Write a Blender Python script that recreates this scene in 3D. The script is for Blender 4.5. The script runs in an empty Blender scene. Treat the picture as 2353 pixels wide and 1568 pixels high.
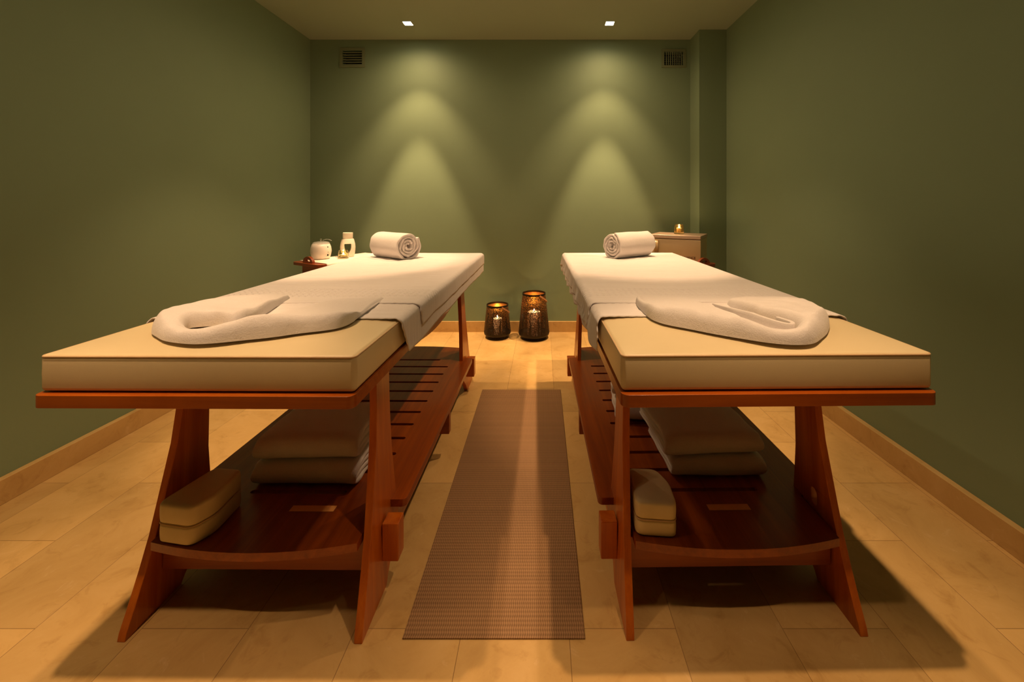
import bpy, bmesh, math, random
from mathutils import Vector, Matrix, noise
random.seed(7)
sc = bpy.context.scene
COL = sc.collection
PI = math.pi

# ------------------------------------------------------------------ helpers
def link(o, parent=None):
    COL.objects.link(o)
    if parent is not None: o.parent = parent
    return o
def tag(o, label=None, cat=None, group=None, kind=None):
    if label: o['label'] = label
    if cat: o['category'] = cat
    if group: o['group'] = group
    if kind: o['kind'] = kind
    return o
def thing(name, label, cat, loc=(0,0,0), rz=0.0, group=None):
    o = bpy.data.objects.new(name, None)
    o.empty_display_size = 0.05
    o.location = loc; o.rotation_euler = (0,0,rz)
    link(o); tag(o, label, cat, group); return o
def mesh_obj(name, bm, mat, parent=None, smooth=False, bevel=0.0, seg=2, recalc=True, angle=35):
    if recalc: bmesh.ops.recalc_face_normals(bm, faces=bm.faces)
    me = bpy.data.meshes.new(name)
    bm.to_mesh(me); bm.free()
    mats = mat if isinstance(mat, (list,tuple)) else [mat]
    for m in mats: me.materials.append(m)
    if smooth:
        for p in me.polygons: p.use_smooth = True
        me.set_sharp_from_angle(angle=math.radians(angle))
    o = bpy.data.objects.new(name, me); link(o, parent)
    if bevel > 0:
        b = o.modifiers.new('bevel', 'BEVEL'); b.width = bevel; b.segments = seg
        b.limit_method = 'ANGLE'; b.angle_limit = math.radians(40)
        b.harden_normals = True
        for p in me.polygons: p.use_smooth = True
    return o
def add_box(bm, x0,x1,y0,y1,z0,z1, M=None):
    vs=[bm.verts.new(Vector(p)) for p in ((x0,y0,z0),(x1,y0,z0),(x1,y1,z0),(x0,y1,z0),(x0,y0,z1),(x1,y0,z1),(x1,y1,z1),(x0,y1,z1))]
    if M:
        for v in vs: v.co = M @ v.co
    for f in ((0,3,2,1),(4,5,6,7),(0,1,5,4),(1,2,6,5),(2,3,7,6),(3,0,4,7)):
        bm.faces.new([vs[i] for i in f])
def box(name, x0,x1,y0,y1,z0,z1, mat, parent=None, bevel=0.0, M=None):
    bm=bmesh.new(); add_box(bm,x0,x1,y0,y1,z0,z1,M); return mesh_obj(name,bm,mat,parent,bevel=bevel)
def poly_mesh(outline, holes, depth):
    """extruded 2D outline with holes -> bmesh, thickness centred on z=0"""
    cu = bpy.data.curves.new('tmp','CURVE'); cu.dimensions='2D'; cu.fill_mode='BOTH'; cu.extrude=depth/2
    for pts in [outline]+list(holes):
        sp = cu.splines.new('POLY'); sp.points.add(len(pts)-1)
        for i,p in enumerate(pts): sp.points[i].co=(p[0],p[1],0,1)
        sp.use_cyclic_u=True
    o = bpy.data.objects.new('tmp',cu); COL.objects.link(o)
    dg = bpy.context.evaluated_depsgraph_get()
    me = bpy.data.meshes.new_from_object(o.evaluated_get(dg))
    bm = bmesh.new(); bm.from_mesh(me)
    bmesh.ops.remove_doubles(bm, verts=bm.verts, dist=1e-5)
    bpy.data.objects.remove(o); bpy.data.curves.remove(cu); bpy.data.meshes.remove(me)
    return bm
def remap(bm, f):
    for v in bm.verts: v.co = Vector(f(v.co))
    return bm
def lathe(profile, n=48, cap_bottom=False, cap_top=False, bm=None, c=(0,0,0), flute=0, fa=0):
    bm = bm or bmesh.new(); rings=[]
    for (r,z) in profile:
        ring=[]
        for i in range(n):
            a=2*PI*i/n; rr=r*(1+fa*math.cos(flute*a)) if flute else r
            ring.append(bm.verts.new((c[0]+rr*math.cos(a), c[1]+rr*math.sin(a), c[2]+z)))
        rings.append(ring)
    for k in range(len(rings)-1):
        for i in range(n):
            j=(i+1)%n
            bm.faces.new((rings[k][i],rings[k][j],rings[k+1][j],rings[k+1][i]))
    if cap_bottom: bm.faces.new(rings[0])
    if cap_top: bm.faces.new(rings[-1])
    return bm
def tube(bm, pts, r, n=8, closed=False):
    pts=[Vector(p) for p in pts]; rings=[]; N=len(pts)
    for i,p in enumerate(pts):
        if closed: t=(pts[(i+1)%N]-pts[i-1]).normalized()
        else: t=(pts[min(i+1,N-1)]-pts[max(i-1,0)]).normalized()
        up=Vector((0,0,1)) if abs(t.z)<0.9 else Vector((1,0,0))
        a=t.cross(up).normalized(); b=t.cross(a).normalized()
        rings.append([bm.verts.new(p+a*r*math.cos(2*PI*k/n)+b*r*math.sin(2*PI*k/n)) for k in range(n)])
    M=N if closed else N-1
    for i in range(M):
        A=rings[i]; B=rings[(i+1)%N]
        for k in range(n):
            l=(k+1)%n; bm.faces.new((A[k],A[l],B[l],B[k]))
    if not closed:
        bm.faces.new(rings[0]); bm.faces.new(rings[-1])
    return bm
def axis_pts(h, r, n_in, n_r):
    inner=[-(h-r)+2*(h-r)*i/n_in for i in range(n_in+1)]
    ed=[-h+r*(1-math.cos(PI/2*i/n_r)) for i in range(n_r)] if r>0 else []
    ed=[-h+r*i/n_r for i in range(n_r)]
    return ed+inner+[-e for e in reversed(ed)]
def rounded_box(hx,hy,hz,r,nx=6,ny=6,nz=3,nr=4,rz=None):
    """grid box with all edges rounded; returns bmesh centred on the origin"""
    bm=bmesh.new(); X=axis_pts(hx,r,nx,nr); Y=axis_pts(hy,r,ny,nr); Z=axis_pts(hz,r,nz,nr)
    cache={}
    def V(i,j,k):
        key=(i,j,k)
        if key not in cache:
            p=Vector((X[i],Y[j],Z[k]))
            q=Vector((max(-(hx-r),min(hx-r,p.x)),max(-(hy-r),min(hy-r,p.y)),max(-(hz-r),min(hz-r,p.z))))
            d=p-q
            if d.length>1e-9:
                # map cube corner zone to the sphere
                m=max(abs(d.x),abs(d.y),abs(d.z)); d=d.normalized()*m
            cache[key]=bm.verts.new(q+d)
        return cache[key]
    a,b,c=len(X)-1,len(Y)-1,len(Z)-1
    for i in range(a):
        for j in range(b):
            bm.faces.new((V(i,j,0),V(i,j+1,0),V(i+1,j+1,0),V(i+1,j,0)))
            bm.faces.new((V(i,j,c),V(i+1,j,c),V(i+1,j+1,c),V(i,j+1,c)))
    for i in range(a):
        for k in range(c):
            bm.faces.new((V(i,0,k),V(i+1,0,k),V(i+1,0,k+1),V(i,0,k+1)))
            bm.faces.new((V(i,b,k),V(i,b,k+1),V(i+1,b,k+1),V(i+1,b,k)))
    for j in range(b):
        for k in range(c):
            bm.faces.new((V(0,j,k),V(0,j,k+1),V(0,j+1,k+1),V(0,j+1,k)))
            bm.faces.new((V(a,j,k),V(a,j+1,k),V(a,j+1,k+1),V(a,j,k+1)))
    return bm
def nz(p, s=1.0): return noise.noise(Vector(p)*s)
def copy_tree(o, parent=None):
    c=o.copy(); COL.objects.link(c)
    if parent is not None: c.parent=parent
    for ch in [x for x in bpy.data.objects if x.parent is o]: copy_tree(ch,c)
    return c
def catmull(P, n):
    out=[]; N=len(P)
    for i in range(N-1):
        p0=P[max(i-1,0)];p1=P[i];p2=P[i+1];p3=P[min(i+2,N-1)]
        for k in range(n):
            t=k/n
            out.append([0.5*((2*b)+(-a+c)*t+(2*a-5*b+4*c-d)*t*t+(-a+3*b-3*c+d)*t**3) for a,b,c,d in zip(p0,p1,p2,p3)])
    out.append(list(P[-1])); return out

# ------------------------------------------------------------------ materials
def mat(name, col, rough=0.5, metal=0.0, spec=0.5, coat=0.0, emit=None, es=0.0, trans=0.0, ior=1.45, sheen=0.0, sss=0.0):
    m=bpy.data.materials.new(name); m.use_nodes=True
    b=m.node_tree.nodes['Principled BSDF']
    b.inputs['Base Color'].default_value=(*col,1); b.inputs['Roughness'].default_value=rough
    b.inputs['Metallic'].default_value=metal; b.inputs['Specular IOR Level'].default_value=spec
    b.inputs['Coat Weight'].default_value=coat; b.inputs['Coat Roughness'].default_value=0.15
    b.inputs['IOR'].default_value=ior; b.inputs['Transmission Weight'].default_value=trans
    b.inputs['Sheen Weight'].default_value=sheen
    if sss: b.inputs['Subsurface Weight'].default_value=sss
    if emit: b.inputs['Emission Color'].default_value=(*emit,1); b.inputs['Emission Strength'].default_value=es
    return m
def N(m,t,**kw):
    n=m.node_tree.nodes.new(t)
    for k,v in kw.items(): setattr(n,k,v)
    return n
def L(m,a,b): m.node_tree.links.new(a,b)
def bsdf(m): return m.node_tree.nodes['Principled BSDF']
def coords(m, kind='Object', scale=(1,1,1), loc=(0,0,0), rot=(0,0,0)):
    tc=N(m,'ShaderNodeTexCoord'); mp=N(m,'ShaderNodeMapping')
    mp.inputs['Scale'].default_value=scale; mp.inputs['Location'].default_value=loc; mp.inputs['Rotation'].default_value=rot
    L(m,tc.outputs[kind],mp.inputs['Vector']); return mp.outputs['Vector']
def noise_tex(m, vec, scale, detail=4, rough=0.5, dist=0.0):
    n=N(m,'ShaderNodeTexNoise'); n.inputs['Scale'].default_value=scale; n.inputs['Detail'].default_value=detail
    n.inputs['Roughness'].default_value=rough; n.inputs['Distortion'].default_value=dist
    L(m,vec,n.inputs['Vector']); return n.outputs['Fac']
def ramp(m, fac, stops):
    r=N(m,'ShaderNodeValToRGB'); e=r.color_ramp.elements
    while len(e)<len(stops): e.new(0.5)
    for i,(p,c) in enumerate(stops): e[i].position=p; e[i].color=(*c,1) if len(c)==3 else c
    L(m,fac,r.inputs['Fac']); return r.outputs['Color']
def math_n(m, op, a, b=None, c=None):
    n=N(m,'ShaderNodeMath',operation=op)
    for i,v in enumerate((a,b,c)):
        if v is None: continue
        if isinstance(v,(int,float)): n.inputs[i].default_value=v
        else: L(m,v,n.inputs[i])
    return n.outputs[0]
def mixc(m, fac, a, b, mode='MIX'):
    n=N(m,'ShaderNodeMix',data_type='RGBA',blend_type=mode)
    if isinstance(fac,(int,float)): n.inputs[0].default_value=fac
    else: L(m,fac,n.inputs[0])
    for idx,v in ((6,a),(7,b)):
        if isinstance(v,tuple): n.inputs[idx].default_value=(*v,1) if len(v)==3 else v
        else: L(m,v,n.inputs[idx])
    return n.outputs[2]
def bump(m, h, strength=0.3, dist=0.01, prev=None):
    n=N(m,'ShaderNodeBump'); n.inputs['Strength'].default_value=strength; n.inputs['Distance'].default_value=dist
    L(m,h,n.inputs['Height'])
    if prev is not None: L(m,prev,n.inputs['Normal'])
    return n.outputs['Normal']
def add_mottle(m, amt=0.1, scale=3.0):
    v=coords(m); f=noise_tex(m,v,scale,5,0.6)
    b=bsdf(m); c=tuple(b.inputs['Base Color'].default_value)[:3]
    col=ramp(m,f,[(0.3,tuple(x*(1-amt) for x in c)),(0.7,tuple(min(1,x*(1+amt)) for x in c))])
    L(m,col,b.inputs['Base Color']); return m

GREEN=(0.215,0.292,0.180)
M={}
M['wall']=add_mottle(mat('sage_green_wall_paint',GREEN,0.6,spec=0.3),0.03,1.2)
v=coords(M['wall']); L(M['wall'],bump(M['wall'],noise_tex(M['wall'],v,260,3),0.08,0.002),bsdf(M['wall']).inputs['Normal'])
M['ceil']=add_mottle(mat('ceiling_paint',(0.30,0.355,0.245),0.8,spec=0.2),0.02,1.0)

def stone(name, floor=True):
    m=mat(name,(0.5,0.36,0.2),0.38,spec=0.45)
    b=bsdf(m)
    tc=N(m,'ShaderNodeTexCoord')
    pos=N(m,'ShaderNodeNewGeometry').outputs['Position']
    f1=noise_tex(m,pos,3.4,7,0.68,1.4); f2=noise_tex(m,pos,11,7,0.65,1.2); f3=noise_tex(m,pos,34,4,0.7,0.5)
    c1=ramp(m,f1,[(0.25,(0.50,0.31,0.108)),(0.5,(0.59,0.385,0.145)),(0.75,(0.65,0.44,0.185))])
    c2=ramp(m,f2,[(0.28,(0.70,0.62,0.50)),(0.45,(1,1,1)),(0.62,(1,1,1)),(0.75,(1.0,1.0,1.0))])
    c=mixc(m,0.62,c1,c2,'MULTIPLY')
    light=ramp(m,f2,[(0.62,(0,0,0)),(0.70,(1,1,1))])
    c=mixc(m,math_n(m,'MULTIPLY',light,0.35),c,(0.74,0.54,0.29))
    pits=ramp(m,f3,[(0.24,(1,1,1)),(0.30,(0,0,0))])
    c=mixc(m,math_n(m,'MULTIPLY',pits,0.6),c,(0.22,0.13,0.06))
    if floor:
        sep=N(m,'ShaderNodeSeparateXYZ'); L(m,pos,sep.inputs[0])
        u=math_n(m,'ADD',sep.outputs['Y'],-2.892-0.29425+58.85); w=math_n(m,'ADD',sep.outputs['X'],-0.074+0.2965*40)
        cb=N(m,'ShaderNodeCombineXYZ'); L(m,u,cb.inputs[0]); L(m,w,cb.inputs[1])
        br=N(m,'ShaderNodeTexBrick'); br.offset=0.5; br.offset_frequency=2; br.squash=1
        br.inputs['Scale'].default_value=1; br.inputs['Brick Width'].default_value=0.5885; br.inputs['Row Height'].default_value=0.2965
        br.inputs['Mortar Size'].default_value=0.0011; br.inputs['Mortar Smooth'].default_value=0.3
        br.inputs['Color1'].default_value=(0.82,0.81,0.79,1); br.inputs['Color2'].default_value=(1.08,1.06,1.02,1); br.inputs['Mortar'].default_value=(0.5,0.45,0.4,1)
        L(m,cb.outputs[0],br.inputs['Vector'])
        c=mixc(m,1.0,c,br.outputs['Color'],'MULTIPLY')
        L(m,bump(m,math_n(m,'SUBTRACT',1.0,br.outputs['Fac']),0.35,0.002),b.inputs['Normal'])
    L(m,c,b.inputs['Base Color'])
    L(m,math_n(m,'MULTIPLY_ADD',f2,0.25,0.26),b.inputs['Roughness'])
    return m
M['floor']=stone('travertine_floor_tile'); M['base']=stone('travertine_skirting',False)

def wood(name, ax='Y', c0=(0.34,0.060,0.0015), c1=(0.60,0.155,0.005), rough=0.34):
    m=mat(name,c1,rough,spec=0.5,coat=0.25)
    s={'X':(1.2,30,30),'Y':(30,1.2,30),'Z':(30,30,1.2)}[ax]
    v=coords(m,'Object',s); f=noise_tex(m,v,1.0,6,0.65,0.4)
    v2=coords(m,'Object',(3,3,3)); g=noise_tex(m,v2,1.6,4,0.6,0.6)
    c=ramp(m,f,[(0.3,c0),(0.55,tuple((a+b)/2 for a,b in zip(c0,c1))),(0.75,c1)])
    c=mixc(m,0.5,c,ramp(m,g,[(0.3,(0.72,0.66,0.62)),(0.7,(1.1,1.08,1.05))]),'MULTIPLY')
    L(m,c,bsdf(m).inputs['Base Color'])
    L(m,math_n(m,'MULTIPLY_ADD',g,0.25,rough-0.1),bsdf(m).inputs['Roughness'])
    L(m,bump(m,f,0.06,0.002),bsdf(m).inputs['Normal'])
    return m
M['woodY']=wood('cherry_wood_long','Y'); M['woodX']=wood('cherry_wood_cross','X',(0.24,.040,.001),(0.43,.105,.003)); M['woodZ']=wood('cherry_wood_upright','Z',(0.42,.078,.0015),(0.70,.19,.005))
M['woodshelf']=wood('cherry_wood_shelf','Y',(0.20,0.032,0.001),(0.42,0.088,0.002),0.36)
M['shelfpatch']=mat('pale_orange_patch',(0.9,0.42,0.12),0.45); add_mottle(M['shelfpatch'],0.06,30)  # far brighter than the shelf wood, only for the stand-in shelf patches
M['wooddark']=wood('dark_trolley_wood','Y',(0.22,0.04,0.012),(0.38,0.085,0.022),0.3)

M['vinyl']=mat('cream_upholstery_vinyl',(0.70,0.575,0.345),0.42,spec=0.45)
add_mottle(M['vinyl'],0.03,2.5)
v=coords(M['vinyl']); L(M['vinyl'],bump(M['vinyl'],noise_tex(M['vinyl'],v,420,3),0.10,0.001),bsdf(M['vinyl']).inputs['Normal'])
M['piping']=mat('cream_piping',(0.62,0.43,0.24),0.45); add_mottle(M['piping'],0.05,20)
M['pad']=mat('cream_pad_vinyl',(0.68,0.56,0.32),0.5,spec=0.4); add_mottle(M['pad'],0.05,6)

def terry(name, col=(0.80,0.75,0.735), scale=260, st=0.5):
    m=mat(name,col,0.95,spec=0.1,sheen=0.25)
    v=coords(m); f=noise_tex(m,v,scale,4,0.7); g=noise_tex(m,v,38,4,0.6)
    n=bump(m,f,st,0.003); n=bump(m,g,0.25,0.006,n)
    L(m,n,bsdf(m).inputs['Normal'])
    L(m,ramp(m,f,[(0.3,tuple(x*0.93 for x in col)),(0.7,col)]),bsdf(m).inputs['Base Color'])
    return m
M['terry']=terry('white_terry_cloth')
def sheet_mat(name, bands):
    col=(0.80,0.75,0.74)
    m=mat(name,col,0.92,spec=0.12,sheen=0.2)
    v=coords(m); fine=noise_tex(m,v,320,3,0.6)
    lines=noise_tex(m,coords(m,'Object',(4,55,4)),1.0,4,0.6,0.3)
    n=bump(m,fine,0.35,0.002); n=bump(m,lines,0.5,0.010,n)
    # embossed zig-zag border near the hem
    sep=N(m,'ShaderNodeSeparateXYZ'); L(m,v,sep.inputs[0])
    zz=math_n(m,'PINGPONG',math_n(m,'MULTIPLY',sep.outputs['X'],1.0),0.012)
    ph=math_n(m,'ADD',sep.outputs['Y'],math_n(m,'MULTIPLY',zz,0.9))
    wv=math_n(m,'SINE',math_n(m,'MULTIPLY',ph,2*PI/0.026))
    w2=math_n(m,'SINE',math_n(m,'MULTIPLY',sep.outputs['X'],2*PI/0.024))
    wv=math_n(m,'MULTIPLY',wv,math_n(m,'ADD',math_n(m,'MULTIPLY',w2,0.5),0.6))
    tot=None
    for (a,b) in bands:
        k=math_n(m,'MULTIPLY',math_n(m,'GREATER_THAN',sep.outputs['Y'],a),math_n(m,'LESS_THAN',sep.outputs['Y'],b))
        tot=k if tot is None else math_n(m,'ADD',tot,k)
    n=bump(m,math_n(m,'MULTIPLY',wv,tot),1.0,0.0017,n)
    L(m,n,bsdf(m).inputs['Normal'])
    L(m,ramp(m,lines,[(0.3,tuple(x*0.95 for x in col)),(0.7,col)]),bsdf(m).inputs['Base Color'])
    return m
M['sheet']=sheet_mat('white_cotton_sheet',[(-0.40,-0.265)])
M['sheetlow']=sheet_mat('white_under_sheet',[(-9,-8)])

def woven(name):
    m=mat(name,(0.17,0.125,0.085),0.62,spec=0.4)
    v=coords(m)
    sep=N(m,'ShaderNodeSeparateXYZ'); L(m,v,sep.inputs[0])
    row=math_n(m,'MULTIPLY',sep.outputs['Y'],1/0.0125)
    z=math_n(m,'PINGPONG',row,1.0)
    a=math_n(m,'ADD',math_n(m,'MULTIPLY',sep.outputs['X'],1/0.0062),math_n(m,'MULTIPLY',z,0.35))
    s=math_n(m,'SINE',math_n(m,'MULTIPLY',a,2*PI))
    s2=math_n(m,'SINE',math_n(m,'MULTIPLY',row,PI*2))
    h=math_n(m,'ADD',math_n(m,'MULTIPLY',s,0.6),math_n(m,'MULTIPLY',s2,0.35))
    fac=math_n(m,'MULTIPLY_ADD',h,0.4,0.5)
    c=ramp(m,fac,[(0.0,(0.14,0.072,0.026)),(0.5,(0.27,0.150,0.066)),(1.0,(0.42,0.245,0.12))])
    band=noise_tex(m,coords(m,'Object',(0.3,26,1)),1.0,3,0.6)
    c=mixc(m,0.5,c,ramp(m,band,[(0.35,(0.86,0.85,0.84)),(0.65,(1.08,1.07,1.06))]),'MULTIPLY')
    L(m,c,bsdf(m).inputs['Base Color'])
    L(m,bump(m,fac,0.5,0.002),bsdf(m).inputs['Normal'])
    return m
M['mat']=woven('brown_woven_vinyl')
M['white_plastic']=mat('white_plastic',(0.80,0.73,0.66),0.3,spec=0.5); add_mottle(M['white_plastic'],0.02,8)
M['ceramic']=mat('white_ceramic',(0.82,0.74,0.62),0.3,spec=0.5,coat=0.2); add_mottle(M['ceramic'],0.02,8)
M['black']=mat('black_plastic',(0.01,0.01,0.01),0.4); add_mottle(M['black'],0.1,20)
M['void']=mat('dark_duct',(0.004,0.004,0.003),0.9)
M['beige_metal']=mat('beige_enamel',(0.50,0.37,0.19),0.28,spec=0.5,coat=0.3); add_mottle(M['beige_metal'],0.03,6)
M['lid_metal']=mat('brownish_enamel_lid',(0.46,0.33,0.23),0.3,spec=0.5,coat=0.4); add_mottle(M['lid_metal'],0.03,6)
M['grille']=mat('green_painted_grille',(0.20,0.23,0.13),0.5); add_mottle(M['grille'],0.03,10)
M['glass']=mat('clear_glass',(1,1,1),0.02,trans=1.0,ior=1.45)
M['amberglass']=mat('amber_glass',(1.0,0.80,0.42),0.16,trans=1.0,ior=1.45)
M['paleglass']=mat('pale_green_glass',(0.93,0.92,0.66),0.03,trans=1.0,ior=1.45)
M['clear']=mat('clear_plastic',(.9,.92,.88),0.05)
bsdf(M['clear']).inputs['Alpha'].default_value=0.28
M['wax']=mat('cream_wax',(0.85,0.72,0.52),0.5,sss=0.0); add_mottle(M['wax'],0.04,12)
M['flame']=mat('candle_flame',(1,0.8,0.5),0.5,emit=(1.0,0.72,0.36),es=90)
M['lens']=mat('lamp_diffuser',(1,1,1),0.5,emit=(1.0,0.80,0.55),es=60)
M['gold']=mat('gold_lining',(0.80,0.46,0.13),0.34,metal=0.9); add_mottle(M['gold'],0.06,14)
M['darkmetal']=mat('black_bronze_metal',(0.025,0.018,0.010),0.42,metal=0.6); add_mottle(M['darkmetal'],0.1,14)
M['leather']=mat('tan_leather',(0.42,0.19,0.07),0.5); add_mottle(M['leather'],0.08,20)
M['ink']=mat('dark_print',(0.03,0.02,0.012),0.6)
def perforated(name):
    """thin black metal etched with tiny holes and tree trunks: real see-through holes"""
    m=mat(name,(0.03,0.02,0.012),0.45,metal=0.5)
    nt=m.node_tree; out=nt.nodes['Material Output']; b=bsdf(m)
    v=coords(m,'Object')
    holes=noise_tex(m,coords(m,'Object',(1,1,0.7)),300,2,0.7,0.6)
    hmask=math_n(m,'GREATER_THAN',holes,0.56)
    # tree trunks: bands by angle that thin out upwards
    sep=N(m,'ShaderNodeSeparateXYZ'); L(m,v,sep.inputs[0])
    ang=math_n(m,'ARCTAN2',sep.outputs['Y'],sep.outputs['X'])
    wob=noise_tex(m,coords(m,'Object',(1,1,1)),22,2)
    a2=math_n(m,'ADD',math_n(m,'MULTIPLY',ang,11/(2*PI)),math_n(m,'MULTIPLY',wob,0.35))
    fr=math_n(m,'PINGPONG',a2,0.5)
    wid=math_n(m,'MULTIPLY_ADD',sep.outputs['Z'],-0.75,0.20)
    trunk=math_n(m,'LESS_THAN',fr,wid)
    keep=math_n(m,'MULTIPLY',hmask,math_n(m,'SUBTRACT',1.0,trunk))
    lo=math_n(m,'GREATER_THAN',sep.outputs['Z'],0.035)
    keep=math_n(m,'MULTIPLY',keep,lo)
    # inside face is gold
    geo=N(m,'ShaderNodeNewGeometry')
    gold=N(m,'ShaderNodeBsdfPrincipled'); gold.inputs['Base Color'].default_value=(0.62,0.30,0.06,1); gold.inputs['Metallic'].default_value=0.85; gold.inputs['Roughness'].default_value=0.35
    mx=N(m,'ShaderNodeMixShader'); L(m,geo.outputs['Backfacing'],mx.inputs[0]); L(m,b.outputs[0],mx.inputs[1]); L(m,gold.outputs[0],mx.inputs[2])
    tr=N(m,'ShaderNodeBsdfTransparent'); m2=N(m,'ShaderNodeMixShader')
    L(m,keep,m2.inputs[0]); L(m,mx.outputs[0],m2.inputs[1]); L(m,tr.outputs[0],m2.inputs[2])
    L(m,m2.outputs[0],out.inputs['Surface'])
    return m
M['perf']=perforated('etched_black_metal')

# ------------------------------------------------------------------ camera (1 unit = 1 m, camera at origin, looking +Y)
cam=bpy.data.cameras.new('camera'); co=bpy.data.objects.new('camera',cam); link(co)
co.location=(0,0,1.18); co.rotation_euler=(PI/2,0,0)
cam.sensor_width=36; cam.lens=932/2353*36; cam.shift_x=-(1246-1176.5)/2353; cam.shift_y=-(784-469)/2353
cam.clip_start=0.05
sc.camera=co

# ------------------------------------------------------------------ room
XL,XR,YB,YF,H=-2.145,1.605,3.75,-3.6,2.70
def struct(name,x0,x1,y0,y1,z0,z1,m):
    return tag(box(name,x0,x1,y0,y1,z0,z1,m),kind='structure')
struct('floor',XL-.15,XR+.15,YF-.15,YB+.15,-.1,0,M['floor'])
struct('ceiling',XL-.15,XR+.15,YF-.15,YB+.15,H,H+.1,M['ceil'])
struct('wall_left',XL-.15,XL,YF,YB,0,H,M['wall'])
struct('wall_right',XR,XR+.15,YF,YB,0,H,M['wall'])
# back wall with two real duct openings behind the grilles
bm=poly_mesh([(XL-.15,0),(XR+.15,0),(XR+.15,H),(XL-.15,H)],
   [[(-1.845,2.465),(-1.665,2.465),(-1.665,2.60),(-1.845,2.60)],[(1.127,2.462),(1.303,2.462),(1.303,2.588),(1.127,2.588)]],.15)
remap(bm,lambda c:(c.x,YB+.075+c.z,c.y)); tag(mesh_obj('wall_back',bm,M['wall']),kind='structure')
struct('wall_front',XL-.15,XR+.15,YF-.15,YF,0,H,M['wall'])
struct('wall_column',1.368,XR,3.533,YB,0,H,M['wall'])
for nm,a in (('baseboard_left',(XL,XL+.028,YF,YB-.014)),('baseboard_right',(XR-.028,XR,YF,3.533)),('baseboard_back',(XL+.028,1.354,YB-.014,YB)),
             ('baseboard_column',(1.354,XR-.028,3.519,3.533))):
    o=box(nm,a[0],a[1],a[2],a[3],0,.098,M['base'],bevel=.002); tag(o,kind='structure')

# ------------------------------------------------------------------ downlights
LCOL=(1.0,0.625,0.335)
def spot(name,parent,energy,ang,blend,r=0.022):
    l=bpy.data.lights.new(name,'SPOT'); l.energy=energy; l.color=LCOL; l.spot_size=math.radians(ang); l.spot_blend=blend; l.shadow_soft_size=r
    o=bpy.data.objects.new(name,l); link(o,parent); o.location=(0,0,-.012); return o
lit={}
def downlight(x,y,label,hot,med,glow,mb=.55,ma=78):
    t=thing('downlight',label,'ceiling light',(x,y,H),0,'square recessed downlights')
    bm=bmesh.new(); s=.0335; w=.041
    for (a,b,c,d) in ((-w,w,s,w),(-w,w,-w,-s),(-w,-s,-s,s),(s,w,-s,s)): add_box(bm,a,b,c,d,-.003,0)
    mesh_obj('trim_ring',bm,M['ceil'],t)
    box('diffuser',-s,s,-s,s,-.0025,0,M['lens'],t)
    spot('beam_hot',t,hot,43,.45); spot('beam_wide',t,med,ma,mb); spot('beam_glow',t,glow,165,1.0)
downlight(-1.13,3.41,'small square ceiling downlight near the back wall, left of the pair',245,62,24)
downlight(.567,3.41,'small square ceiling downlight near the back wall, right of the pair',245,52,21)
downlight(-1.13,2.47,'square ceiling downlight above the middle of the left massage table',125,85,12)
downlight(.567,2.47,'square ceiling downlight above the middle of the right massage table',125,70,8)
downlight(-1.13,.81,'square ceiling downlight above the near end of the left massage table',66,88,4,.85,70)
downlight(.567,.81,'square ceiling downlight above the near end of the right massage table',66,80,0.5,.9,68)
downlight(-1.13,.32,'square ceiling downlight just before the near end of the left massage table',62,30,2,.9,70)
downlight(.567,.32,'square ceiling downlight just before the near end of the right massage table',62,20,0.5,.95,68)

# ------------------------------------------------------------------ grilles on the back wall
def grille(cx,z0,z1,w,horizontal,label,ow,oz0,oz1):
    t=thing('air_vent',label,'vent',(cx,YB,(z0+z1)/2),0); zc=(z0+z1)/2
    bm=poly_mesh([(-w/2,z0-zc),(w/2,z0-zc),(w/2,z1-zc),(-w/2,z1-zc)],[[(-ow/2,oz0-zc),(ow/2,oz0-zc),(ow/2,oz1-zc),(-ow/2,oz1-zc)]],.008)
    remap(bm,lambda c:(c.x,-.004+c.z,c.y)); mesh_obj('frame',bm,M['grille'],t,bevel=.001)
    if horizontal:
        n=6
        for i in range(n):
            z=oz0-zc+(oz1-oz0)*(i+.18)/n
            bm=bmesh.new(); add_box(bm,-ow/2,ow/2,-.006,.02,z-.0045,z-.002+.0045,Matrix.Identity(4)); mesh_obj('louver',bm,M['grille'],t)
    else:
        n=9
        for i in range(1,n):
            x=-ow/2+ow*i/n; box('bar',x-.0035,x+.0035,-.006,.004,oz0-zc,oz1-zc,M['grille'],t)
        for i in range(1,6):
            z=oz0-zc+(oz1-oz0)*i/6; box('cross_bar',-ow/2,ow/2,.012,.02,z-.002,z+.002,M['grille'],t)
    box('duct_back',-ow/2+.001,ow/2-.001,.06,.07,oz0-zc+.001,oz1-zc-.001,M['void'],t)
grille(-1.754,2.443,2.625,.234,True,'square air vent with horizontal slats, upper left of the back wall',.18,2.465,2.60)
grille(1.215,2.44,2.612,.226,False,'square air vent with upright bars, upper right of the back wall',.176,2.462,2.588)

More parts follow.
